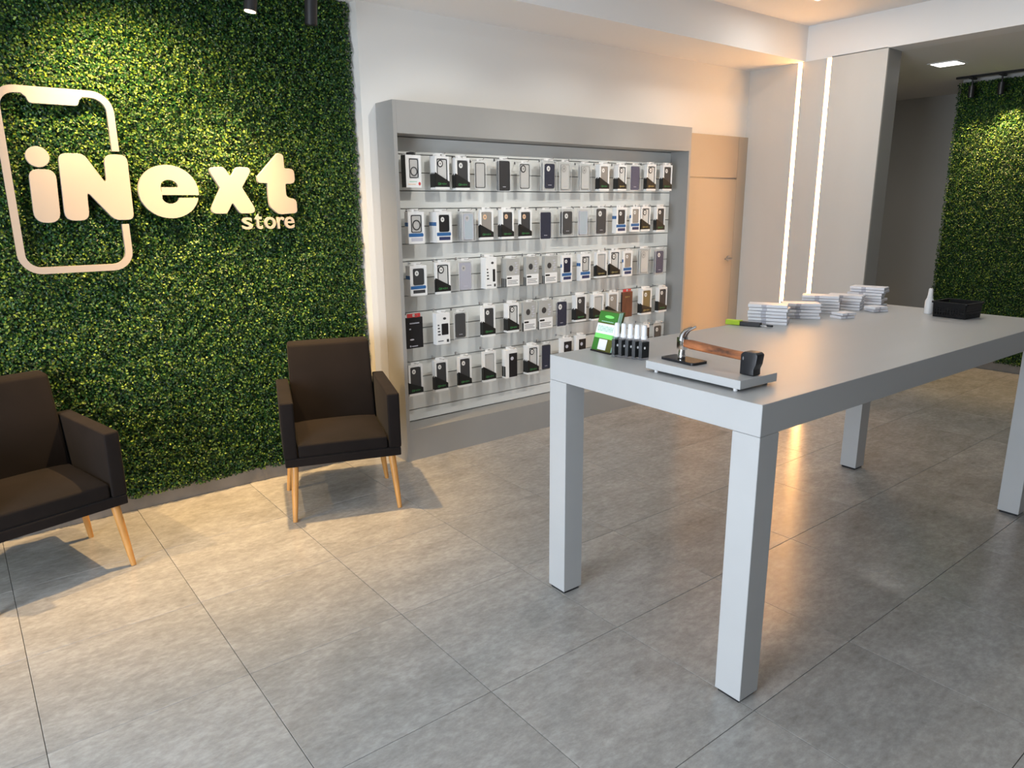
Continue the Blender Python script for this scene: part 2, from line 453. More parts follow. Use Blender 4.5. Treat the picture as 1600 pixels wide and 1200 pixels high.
# phone outline: open band with the gap where the letters cross, thick notch at the top
def arc(cx, cz, r, a0, a1, n=7): return [(cx+r*math.cos(math.radians(a0+(a1-a0)*i/n)), cz+r*math.sin(math.radians(a0+(a1-a0)*i/n))) for i in range(n+1)]
OX0, OX1, OZ0, OZ1, BW, RO = .268, .745, 1.282, 2.108, .031, .092
outer = [(OX1, 1.842)] + arc(OX1-RO, OZ1-RO, RO, 0, 90) + arc(OX0+RO, OZ1-RO, RO, 90, 180) + arc(OX0+RO, OZ0+RO, RO, 180, 270) + arc(OX1-RO, OZ0+RO, RO, 270, 360) + [(OX1, 1.503)]
ri = RO-BW
inner = [(OX1-BW, 1.842)] + arc(OX1-RO, OZ1-RO, ri, 0, 90) + arc(OX0+RO, OZ1-RO, ri, 90, 180) + arc(OX0+RO, OZ0+RO, ri, 180, 270) + arc(OX1-RO, OZ0+RO, ri, 270, 360) + [(OX1-BW, 1.503)]
m = MB(); o_, i_ = sp(outer), sp(inner)
k = len(o_); n0 = 0
m.v = [(p, D0, q) for p, q in o_] + [(p, D0, q) for p, q in i_] + [(p, D1, q) for p, q in o_] + [(p, D1, q) for p, q in i_]
for i in range(k-1):
    m.f += [(i, i+1, k+i+1, k+i), (2*k+i, 3*k+i, 3*k+i+1, 2*k+i+1), (i, 2*k+i, 2*k+i+1, i+1), (k+i, k+i+1, 3*k+i+1, 3*k+i)]
m.f += [(0, k, 3*k, 2*k), (k-1, 3*k-1, 4*k-1, 2*k-1)]
m.prism(rounded(sp([(.383, OZ1-BW+.0004), (.400, 2.062), (.408, 2.037), (.598, 2.037), (.606, 2.062), (.622, OZ1-BW+.0004)]), [.001, .012, .02, .02, .012, .001]), D0, D1, SG)
m.build('phone_outline', MT['sign'], sg)
letter('letter', MB().prism(rounded(sp([(.364, 1.753), (.471, 1.753), (.461, 1.514), (.357, 1.514)]), [.042, .042, .05, .05], 6), D0, D1, SG).prism(sp(ellipse(.408, 1.807, .047, .046, 26)), D0, D1, SG))
letter('letter', MB().prism(rounded(sp([(.489, 1.826), (.592, 1.828), (.672, 1.690), (.676, 1.828), (.776, 1.828), (.772, 1.522), (.686, 1.522), (.585, 1.655), (.580, 1.522), (.478, 1.522)]),
       [.035, .045, .008, .04, .035, .03, .05, .008, .04, .04]), D0, D1, SG))
ce = (.947, 1.657)
# e: upper half with the round counter, bar with the slit below it, lower half
def ebuild():
    upper = [(1.088, 1.641)] + ellipse(*ce, .141, .130, 44, 0, 180) + [(.910, 1.657), (.910, 1.683)] + [(x, 1.683+(z-1.683)*.78) for x, z in arc(.951, 1.683, .041, 180, 0, 10)] + [(.990, 1.679), (.912, 1.679), (.912, 1.641)]
    lower = ellipse(*ce, .141, .130, 36, 180, 346) + [(1.080, 1.6275), (.992, 1.6275)] + [(x, 1.6275+(z-1.6275)*.72) for x, z in arc(.951, 1.6275, .040, -4, -176, 10)] + [(.912, 1.6275), (.912, 1.657)]
    return MB().prism(sp(upper), D0, D1, SG).prism(sp(lower), D0, D1, SG)
ebuild().build('letter', MT['sign'], sg)
letter('letter', MB().prism(rounded(sp([(1.140, 1.782), (1.225, 1.784), (1.258, 1.735), (1.292, 1.785), (1.378, 1.785), (1.312, 1.680), (1.386, 1.546), (1.290, 1.546), (1.254, 1.602), (1.222, 1.546), (1.128, 1.546), (1.198, 1.676)]),
       [.028, .02, .006, .02, .028, .01, .028, .02, .006, .02, .028, .01]), D0, D1, SG))
letter('letter', MB().prism(rounded(sp([(1.398, 1.706), (1.398, 1.738), (1.520, 1.865), (1.551, 1.856), (1.551, 1.785), (1.606, 1.783), (1.606, 1.704), (1.551, 1.702), (1.549, 1.628), (1.608, 1.622), (1.606, 1.545), (1.50, 1.538), (1.452, 1.580), (1.450, 1.704)]),
       [.014, .02, .012, .02, .006, .03, .03, .006, .03, .03, .02, .05, .05, .004]), D0, D1, SG))
def word_part(body, size, x, z, xw):
    c = bpy.data.curves.new('txt', 'FONT'); c.body = body; c.size = size; c.extrude = .008; c.bevel_depth = 0; c.offset = .0012
    o = bpy.data.objects.new('txt', c); COL.objects.link(o)
    dg = bpy.context.evaluated_depsgraph_get(); me = bpy.data.meshes.new_from_object(o.evaluated_get(dg)); bpy.data.objects.remove(o)
    return me
xs = {'s': 1.297, 't': 1.366, 'o': 1.418, 'r': 1.488, 'e': 1.530}
for ch, wx in (('s', .055), ('t', .040), ('o', .062), ('r', .042), ('e', .056)):
    me = word_part(ch, .09, 0, 0, wx)
    X = [v.co.x for v in me.vertices]; Y = [v.co.y for v in me.vertices]
    hgt = .082 if ch == 't' else .064
    x0, x1, y0, y1 = min(X), max(X), min(Y), max(Y)
    for v in me.vertices:
        a, b_, c_ = v.co
        v.co = (xs[ch]-.9 + (a-x0)/(x1-x0)*wx, -.012 - c_, 1.462-1.7 + (b_-y0)/(y1-y0)*hgt)
    me.materials.clear(); me.materials.append(MT['sign'])
    bm = bmesh.new(); bm.from_mesh(me); bmesh.ops.recalc_face_normals(bm, faces=bm.faces); bm.to_mesh(me); bm.free()
    o = bpy.data.objects.new('small_letter', me); COL.objects.link(o); o.parent = sg

# ------------------------------------------------------------------ track spots
def track_spot(loc, tgt, lit, lb, ceil_z, grp, ln=.17, r=.031, adapter=True):
    t = thing('track_spot', lb, 'spotlight', (loc[0], loc[1], ceil_z), 0, grp)
    d = (Vector(tgt)-Vector(loc)).normalized(); base = Vector((0, 0, loc[2]-ceil_z))
    top = base - d*ln
    MB().tube([base, top], r, 18).build('barrel', MT['blackm'], t, smooth=True)
    MB().tube([base+d*.0005, base+d*.003], r*.86, 18).build('lens', MT['lens'] if lit else MT['blackp'], t)
    MB().tube([top+d*.02, (top.x, top.y, -.028)], .008, 8).build('stem', MT['blackm'], t)
    MB().box(-.055, .055, -.016, .016, -.034, -.016).build('adapter', MT['blackm'], t, bevel=.003, seg=1)
    return t
def back_off(p, t, d=.012):
    v = (Vector(p)-Vector(t)).normalized(); return tuple(Vector(p)+v*d)
lb = ['black track spotlight pointed at the phone outline of the sign', 'black track spotlight at the far left of the plant wall',
      'glowing black track spotlight above right half of the plant wall', 'unlit-looking black track spotlight nearest the white wall']
for i, (p, t, e, c) in enumerate(SPOTS):
    tt = (t[0], t[1], p[2]-1.9) if i > 1 else t
    track_spot(back_off(p, t), t, i != 3, lb[i], ZS, 'track spots over the sign wall')
tag(MB().box(-1.5, 1.9, 3.70, 3.735, ZS-.018, ZS).build('spot_track', MT['blackm']), 'black lighting track under the soffit along the sign wall', 'light track')
for x, y in DISP_SPOTS:
    track_spot(back_off((x, y, 2.80), (x, 3.95, 1.35)), (x, 3.95, 1.35), True, 'black ceiling spotlight aimed at the %s of the phone case display' % {2.55: 'left end', 3.55: 'middle', 4.55: 'right end'}[x], ZC, 'ceiling spots for the display', ln=.12)
tag(MB().box(7.64, 7.67, .8, 3.06, ZS-.018, ZS).build('spot_track', MT['blackm']), 'black lighting track on the far room ceiling by its plant wall', 'light track')
for (p, t, e, c), l2 in zip(FAR_SPOTS, ('black track spotlight in far room, left of the two', 'black track spotlight in far room, right of the two')):
    o = track_spot(back_off((7.655, p[1], p[2]), (7.70, p[1], 1.5)), (7.70, p[1], 1.5), False, l2, ZS, 'track spots in the far room', ln=.10, r=.026)

# ------------------------------------------------------------------ chairs
def make_chair(lb, loc, rz):
    t = thing('armchair', lb, 'armchair', loc, rz, 'dark velvet armchairs')
    W, D = .60, .56
    MB().box(.004, W-.004, .0, D-.02, .288, .332).build('seat_base', MT['velvet'], t, bevel=.006)
    m = MB(); n = 8                                           # seat cushion, crowned
    x0, x1, y0, y1, zb = .072, W-.072, .006, .44, .3325
    g = []
    for j in range(n+1):
        for i in range(n+1):
            u, v = i/n, j/n
            crown = .020*(1-abs(2*u-1)**3)*(1-abs(2*v-1)**3)
            m.v.append((x0+(x1-x0)*u, y0+(y1-y0)*v, zb+.068+.012*v+crown))
    for j in range(n):
        for i in range(n): m.f.append((j*(n+1)+i, j*(n+1)+i+1, (j+1)*(n+1)+i+1, (j+1)*(n+1)+i))
    loop = [i for i in range(n+1)] + [j*(n+1)+n for j in range(1, n+1)] + [n*(n+1)+i for i in range(n-1, -1, -1)] + [j*(n+1) for j in range(n-1, 0, -1)]
    b0 = len(m.v)
    for i in loop: m.v.append((m.v[i][0], m.v[i][1], zb))
    for a in range(len(loop)):
        b = (a+1) % len(loop); m.f.append((loop[b], loop[a], b0+a, b0+b))
    m.f.append(tuple(range(b0, b0+len(loop))))
    m.build('seat_cushion', MT['velvet'], t, bevel=.012, seg=3, smooth=True)
    for s in (0, 1):                                          # arms: tall slab, rear rises a little
        a0, a1 = (0, .066) if s == 0 else (W-.066, W)
        MB().hexa([(a0, .002, .332), (a1, .002, .332), (a1, D-.04, .332), (a0, D-.04, .332),
                   (a0, .004, .628), (a1, .004, .628), (a1, D-.06, .645), (a0, D-.06, .645)]).build('armrest', MT['velvet'], t, bevel=.011, seg=3, smooth=True)
    MB().hexa([(.069, .385, .36), (W-.069, .385, .36), (W-.069, .50, .345), (.069, .50, .345),
               (.076, .478, .838), (W-.076, .478, .838), (W-.076, .575, .845), (.076, .575, .845)]).build('backrest', MT['velvet'], t, bevel=.018, seg=3, smooth=True)
    for (tx, ty), (bx, by) in (((.050, .035), (.028, -.020)), ((W-.050, .035), (W-.030, -.022)), ((.055, .42), (.018, .445)), ((W-.055, .42), (W-.020, .440))):
        MB().tube([(tx, ty, .2885), ((tx+bx)/2, (ty+by)/2, .145), (bx, by, 0.0005)], [.0195, .0165, .0115], 14).build('leg', MT['wood'], t, smooth=True)
    return t
make_chair('dark brown velvet armchair beside the phone accessory display', (1.200, 3.412, 0), math.radians(-18.6))
make_chair('dark brown velvet armchair cut off by the left edge of the photo', (-.089, 3.290, 0), math.radians(14.2))

# ------------------------------------------------------------------ counter table
TR = math.radians(-1.0)
tb = thing('counter_table', 'long grey laminate counter table with square legs', 'table', (1.801, 1.128, 0), TR)
TL, TW, TH, TLH, LG = 2.435, .955, 1.005, .906, .097
MB().box(0, TL, 0, TW, TLH, TH).build('tabletop', MT['table'], tb, bevel=.0015, seg=1)
for x in (0, TL-LG):
    for y in (0, TW-LG):
        lg = MB().box(x, x+LG, y, y+LG, .012, TLH-.001).build('leg', MT['table'], tb, bevel=.0015, seg=1)
        MB().box(x+.008, x+LG-.008, y+.008, y+LG-.008, 0.0003, .012).build('foot_pad', MT['blackp'], lg)
ZT = TH

# ------------------------------------------------------------------ display unit
ux0, ux1, uyf = 2.127, 4.785, 3.80
du = thing('display_unit', 'grey laminate wall display unit with white slats full of phone cases', 'display unit', (ux0, uyf, 0))
UW = ux1-ux0; UD = YW-uyf-.003
MB().box(0, .024, 0, UD, 0, 2.163).build('side_panel', MT['unit'], du)
MB().box(UW-.024, UW, 0, UD, 0, 2.163).build('side_panel', MT['unit'], du)
MB().box(.0245, UW-.0245, 0, UD, 1.985, 2.163).build('header_panel', MT['unit'], du)
MB().box(.0245, UW-.0245, .002, .022, 0, .200).build('plinth_front', MT['unit'], du)
MB().box(.0245, UW-.0245, .0225, UD-.02, .18, .200).build('base_shelf', MT['unit'], du)
MB().box(.0245, UW-.0245, UD-.008, UD, .2, 1.985).build('back_panel', MT['slot'], du)
PITCHZ = .107; ZTOP = 1.884
zz = [ZTOP - PITCHZ*i for i in range(16)]
edges = [1.984] + zz + [.202]
sl = None
for a, b in zip(edges, edges[1:]):
    MB().box(.0255, UW-.0255, UD-.020, UD-.0085, b+.003, a-.003).build('slat', MT['slat'], du, bevel=.001, seg=1)
YSL = uyf + UD - .020      # front of slats

# ------------------------------------------------------------------ hanging packs
Oc = Vector((0, 0, CAMH))
def pix(u, v):
    return (cr*((u-800)/FPX) + cd*((v-600)/FPX) + cf)
def on_y(u, v, y):
    d = pix(u, v); return Oc + d*(y/d.y)
def wrap_mesh(wd, ht, t, hl, hr, hb):
    m = MB(); e = .0012
    m.prism([(-e, ht*.075), (wd*1.0, ht*.075), (wd*1.0, ht*hr), (-e, ht*hl)], -e, .0003, XZ)
    m.prism([(-e, ht*.075), (t, ht*.055), (t, ht*hb), (-e, ht*hl)], -e, .0003, YZ)
    return m
def squiggle(x0, x1, z, h, y, n=5):
    m = MB(); st = (x1-x0)/n
    for i in range(n):
        a = x0+st*i
        if i == 0:
            m.ring(ellipse(a+st*.5, z, st*.55, h*.62, 12), ellipse(a+st*.5, z, st*.33, h*.40, 12), y, y+.0006, XZ)
        else:
            hh = h*(.55 if i % 2 else .38)
            m.prism([(a+st*.1, z-hh), (a+st*.42, z-hh), (a+st*.62, z+hh), (a+st*.30, z+hh)], y, y+.0006, XZ)
            m.prism([(a+st*.2, z-.12*h), (a+st*.95, z-.05*h), (a+st*.95, z+.12*h), (a+st*.2, z+.05*h)], y, y+.0006, XZ)
    return m
def carton(wd, ht, t, win, m_body, root, depth=.008):
    x0, x1, z0, z1 = win
    depth = min(depth, t*.6)
    m = MB()
    o = [(0, 0), (wd, 0), (wd, ht), (0, ht)]; i = [(x0, z0), (x1, z0), (x1, z1), (x0, z1)]
    for a in range(4):
        b = (a+1) % 4
        m.quad((o[a][0], 0, o[a][1]), (o[b][0], 0, o[b][1]), (i[b][0], 0, i[b][1]), (i[a][0], 0, i[a][1]))
        m.quad((i[a][0], 0, i[a][1]), (i[b][0], 0, i[b][1]), (i[b][0], depth, i[b][1]), (i[a][0], depth, i[a][1]))
        m.quad((o[a][0], 0, o[a][1]), (o[a][0], t, o[a][1]), (o[b][0], t, o[b][1]), (o[b][0], 0, o[b][1]))
    m.quad((x0, depth, z0), (x1, depth, z0), (x1, depth, z1), (x0, depth, z1))
    m.quad((0, t, 0), (0, t, ht), (wd, t, ht), (wd, t, 0))
    return m.build('carton', m_body, root)
def case_part(x0, x1, z0, z1, mt, root, y0, y1, cam=None, frame=None, ring=False):
    r = min((x1-x0)*.16, .012)
    if frame is not None:
        c = MB().ring(rrect(x0, x1, z0, z1, r), rrect(x0+.005, x1-.005, z0+.005, z1-.005, r*.6), y0, y1, XZ).build('phone_case', frame, root)
        MB().prism(rrect(x0+.005, x1-.005, z0+.005, z1-.005, r*.6), y0+.0015, y1, XZ).build('case_back', mt, c)
    else:
        c = MB().prism(rrect(x0, x1, z0, z1, r), y0, y1, XZ).build('phone_case', mt, root)
    if cam is not None:
        cw = (x1-x0)
        cx, cz = x0+cw*.33, z1-cw*.38
        if frame is not None:
            MB().ring(ellipse(cx, cz, cw*.27, cw*.30, 16), ellipse(cx, cz, cw*.18, cw*.21, 16), y0-.0008, y0, XZ).build('camera_ring', frame, c)
        MB().prism(ellipse(cx, cz, cw*.18, cw*.21, 16), y0-.0012, y0, XZ).build('camera_cutout', cam, c)
        MB().prism(ellipse(cx, cz, cw*.06, cw*.08, 10), y0-.0018, y0-.0012, XZ).build('lens_mark', MT['print'], c)
    if ring:
        cw = x1-x0
        MB().ring(ellipse((x0+x1)/2, z0+cw*.62, cw*.40, cw*.44, 20), ellipse((x0+x1)/2, z0+cw*.62, cw*.30, cw*.34, 20), y0-.0012, y0, XZ).build('magnet_ring', frame or mt, c)
    return c
def hang_tab(wd, ht, t, mt, root, w=.5, h=.017):
    a = wd*(.5-w/2); b = wd*(.5+w/2); hh = .0065
    c = wd*.5; out = rrect(a, b, ht, ht+h, .004, 3); e = min(.009, (b-a)*.3)
    inn = rrect(c-e, c+e, ht+.0032, ht+h-.0032, .003, 3)
    return MB().ring(out, inn, t*.35, t*.35+.0012, XZ).build('hang_tab', mt, root)

def build_pack(kind, wd, ht, t, o):
    """one hanging pack at the origin: front at y=0, left bottom corner at 0,0"""
    root = thing('phone_case_pack', None, 'phone case pack')
    P = root
    if kind == 'K':
        carton(wd, ht, t, (wd*.12, wd*.88, ht*.10, ht*.93), MT['whitecard'], P)
        case_part(wd*.14, wd*.86, ht*.12, ht*.92, o['case'], P, .002, .007, o.get('cam'), o.get('frame'))
        wp = wrap_mesh(wd, ht, t, o.get('hl', .52), .24, o.get('hb', .45)).build('corner_wrap', MT['blackcard'], P)
        squiggle(wd*.18, wd*.80, ht*.17, ht*.06, -.0019).build('logo', o.get('logo', MT['green']), wp)
        hang_tab(wd, ht, t, MT['whitecard'], P, .62)
    elif kind == 'W':
        carton(wd, ht, t, (wd*.17, wd*.86, ht*.34, ht*.91), MT['whitecard'], P)
        case_part(wd*.20, wd*.84, ht*.352, ht*.90, o['case'], P, .002, .007, o.get('cam'), o.get('frame'), o.get('ring'))
        MB().prism(rounded([(wd*.02, ht*.22), (wd*.90, ht*.22), (wd*.94, ht*.275), (wd*.90, ht*.33), (wd*.02, ht*.33)], .003, 2), -.0008, .0002, XZ).build('blue_label', MT['blue'], P)
        MB().box(0-.0008, .0002, .0005, t-.0005, ht*.55, ht*.67).build('side_band', MT['blue'], P)
        MB().box(wd*.16, wd*.88, -.0007, .0002, ht*.08, ht*.19).build('text_block', o.get('txt', MT['navyp']), P)
        hang_tab(wd, ht, t, MT['whitecard'], P, .45)
    elif kind == 'C':
        b = MB().prism(rrect(0, wd, 0, ht, .006), 0, t, XZ).build('blister', MT['blister'], P)
        MB().ring(rrect(0, wd, 0, ht, .006), rrect(.0022, wd-.0022, .0022, ht-.0022, .004), -.0004, .0008, XZ).build('blister_rim', MT['rim'], b)
        cx0, cx1, cz0, cz1 = o.get('win', (.16, .86, .06, .92))
        cp = case_part(wd*cx0, wd*cx1, ht*cz0, ht*cz1, o['case'], P, .003, min(t-.002, .010), o.get('cam'), o.get('frame'))
        m = MB(); mid = wd*(cx0+cx1)/2; zq = ht*(cz0+.12*(cz1-cz0))
        for i in range(3): m.box(mid-wd*.12+wd*.085*i, mid-wd*.12+wd*.085*i+wd*.06, .0022, .0030, zq, zq+ht*.022)
        m.build('case_mark', MT['film_edge'], cp)
        MB().box(wd*.08, wd*.92, min(t-.0015, .011), min(t-.0008, .0117), ht*.03, ht*.95).build('backing_card', MT['windowcard'], P)
        hang_tab(wd, ht, t, MT['whitecard'], P, .55, .015)
    elif kind == 'G':
        MB().box(0, wd, 0, t, 0, ht).build('carton', MT['greycard'], P, bevel=.0008, seg=1)
        MB().prism(ellipse(wd*.36, ht*.66, wd*.16, ht*.105, 18), -.0008, .0002, XZ).build('product_picture', MT['c_dark'], P)
        MB().box(wd*.03, wd*.97, -.0006, .0002, ht*.03, ht*.40).build('white_label', MT['whitecard'], P)
        MB().prism(rrect(wd*.06, wd*.40, ht*.285, ht*.345, ht*.02), -.0011, -.0006, XZ).build('badge', MT['blackcard'], P)
        m = MB()
        for i in range(3): m.box(wd*.10, wd*(.86-.1*(i % 2)), -.0010, -.0006, ht*(.21-.055*i), ht*(.232-.055*i))
        m.build('text_lines', MT['print'], P)
        m = MB()
        for i in range(5):
            a = wd*(.62+.07*(i % 2)); z = ht*(.50+.085*i); m.box(a, a+wd*.2, -.0008, .0002, z, z+ht*.022); m.box(a+wd*.05, a+wd*.12, -.0008, .0002, z-ht*.03, z)
        m.build('side_text', MT['film_edge'], P)
        MB().box(-.0008, .0004, .0005, t*.6, 0, ht*.30).build('side_stripe', MT['blackcard'], P)
        hang_tab(wd, ht, t, MT['whitecard'], P, .5)
    elif kind == 'V':
        MB().box(0, wd, 0, t, 0, ht).build('carton', MT['whitecard'], P, bevel=.0008, seg=1)
        wx = o.get('win', (.38, .88, .30, .66))
        MB().prism(rrect(wd*wx[0], wd*wx[1], ht*wx[2], ht*wx[3], .004), -.0008, .0002, XZ).build('product_picture', MT['c_black'], P)
        MB().prism(ellipse(wd*.62, ht*.82, wd*.12, ht*.04, 12), -.0008, .0002, XZ).build('emblem', MT['c_dark'], P)
        m = MB()
        for i in range(4): m.box(wd*.1, wd*(.30-.03*i), -.0008, .0002, ht*(.30+.1*i), ht*(.345+.1*i))
        m.box(wd*.1, wd*.5, -.0008, .0002, ht*.1, ht*.125); m.box(wd*.74, wd*.9, -.0008, .0002, ht*.06, ht*.15)
        m.build('text_marks', MT['c_dark'], P)
        hang_tab(wd, ht, t, MT['whitecard'], P, .5)
    elif kind == 'D':
        MB().box(0, wd, 0, t, 0, ht).build('carton', MT['whitecard'], P, bevel=.0008, seg=1)
        fp = MB().box(wd*.30, wd*1.0005, -.0009, .0002, ht*.02, ht*.86).build('front_print', MT['c_black'], P)
        MB().prism(ellipse(wd*.56, ht*.68, wd*.13, ht*.065, 14), -.0014, -.0009, XZ).build('emblem', MT['film_edge'], fp)
        MB().box(-.0008, .0002, .001, t-.001, ht*.06, ht*.42).build('side_print', MT['blackcard'], P)
        hang_tab(wd, ht, t, MT['whitecard'], P, .5)
    elif kind == 'B':
        MB().box(0, wd, 0, t, 0, ht).build('carton', MT['c_black'], P, bevel=.001, seg=1)
        m = MB()
        for i in range(9): m.box(wd*(.22+.065*i), wd*(.265+.065*i), -.0008, .0002, ht*.795, ht*.835)
        m.box(wd*.18, wd*.28, -.0008, .0002, ht*.61, ht*.65)
        m.prism(ellipse(wd*.32, ht*.285, wd*.13, ht*.025, 12), -.0008, .0002, XZ)
        m.box(wd*.18, wd*.26, -.0008, .0002, ht*.05, ht*.10); m.box(wd*.30, wd*.66, -.0008, .0002, ht*.055, ht*.08)
        m.build('text_marks', MT['film_edge'], P)
        hang_tab(wd, ht, t, MT['red'], P, .8, .024)
    elif kind == 'M':
        MB().box(0, wd, 0, t, 0, ht).build('carton', MT['c_brown'], P, bevel=.001, seg=1)
        MB().box(-.0008, .0004, .0005, t-.0005, ht*.08, ht*.92).build('side_print', MT['blackcard'], P)
        squiggle(wd*.28, wd*.74, ht*.80, ht*.05, -.0008, 3).build('emblem', MT['greybr'], P)
        hang_tab(wd, ht, t, MT['red'], P, .8, .022)
    elif kind == 'A':                       # watch-strap carton
        carton(wd, ht, t, (wd*.22, wd*.86, ht*.28, ht*.90), MT['whitecard'], P)
        c = case_part(wd*.25, wd*.83, ht*.295, ht*.885, MT['c_light'], P, .003, .007, None, MT['c_dark'], True)
        m = MB()
        m.box(wd*.22, wd*.70, -.0008, .0002, ht*.17, ht*.195); m.build('teal_print', MT['bk_mint'], P)
        MB().box(wd*.12, wd*.62, -.0008, .0002, ht*.09, ht*.11).build('orange_print', MT['orange'], P)
        MB().prism(ellipse(wd*.87, ht*.12, wd*.08, ht*.055, 10), -.0008, .0002, XZ).build('red_badge', MT['red'], P)
        MB().box(-.0008, .0004, .0005, t-.0005, .001, ht-.001).build('side_print', MT['blackcard'], P)
        hang_tab(wd, ht, t, MT['blackp'], P, .4)
    return root

C = MT
KD = dict(case=C['c_dark'], cam=C['camring']); KF = dict(case=C['windowcard'], cam=C['camring'], frame=C['c_black'])
KL = dict(case=C['c_light'], frame=C['greycard']); KT = dict(case=C['c_taupe'], cam=C['orange']); KO = dict(case=C['c_dark'], cam=C['orange']); KOL = dict(case=C['c_olive'], cam=C['camring'], logo=C['greybr'])
G_ = dict(logo=C['greybr'])
kd = 'white carton, black corner wrap, charcoal phone case'; kf = 'white carton, black corner wrap, black-framed clear case'
kl = 'white carton, black corner wrap, pale grey case'
cl = 'clear blister pack with pale clear phone case'; gd = 'silver-grey carton with dark oval picture'
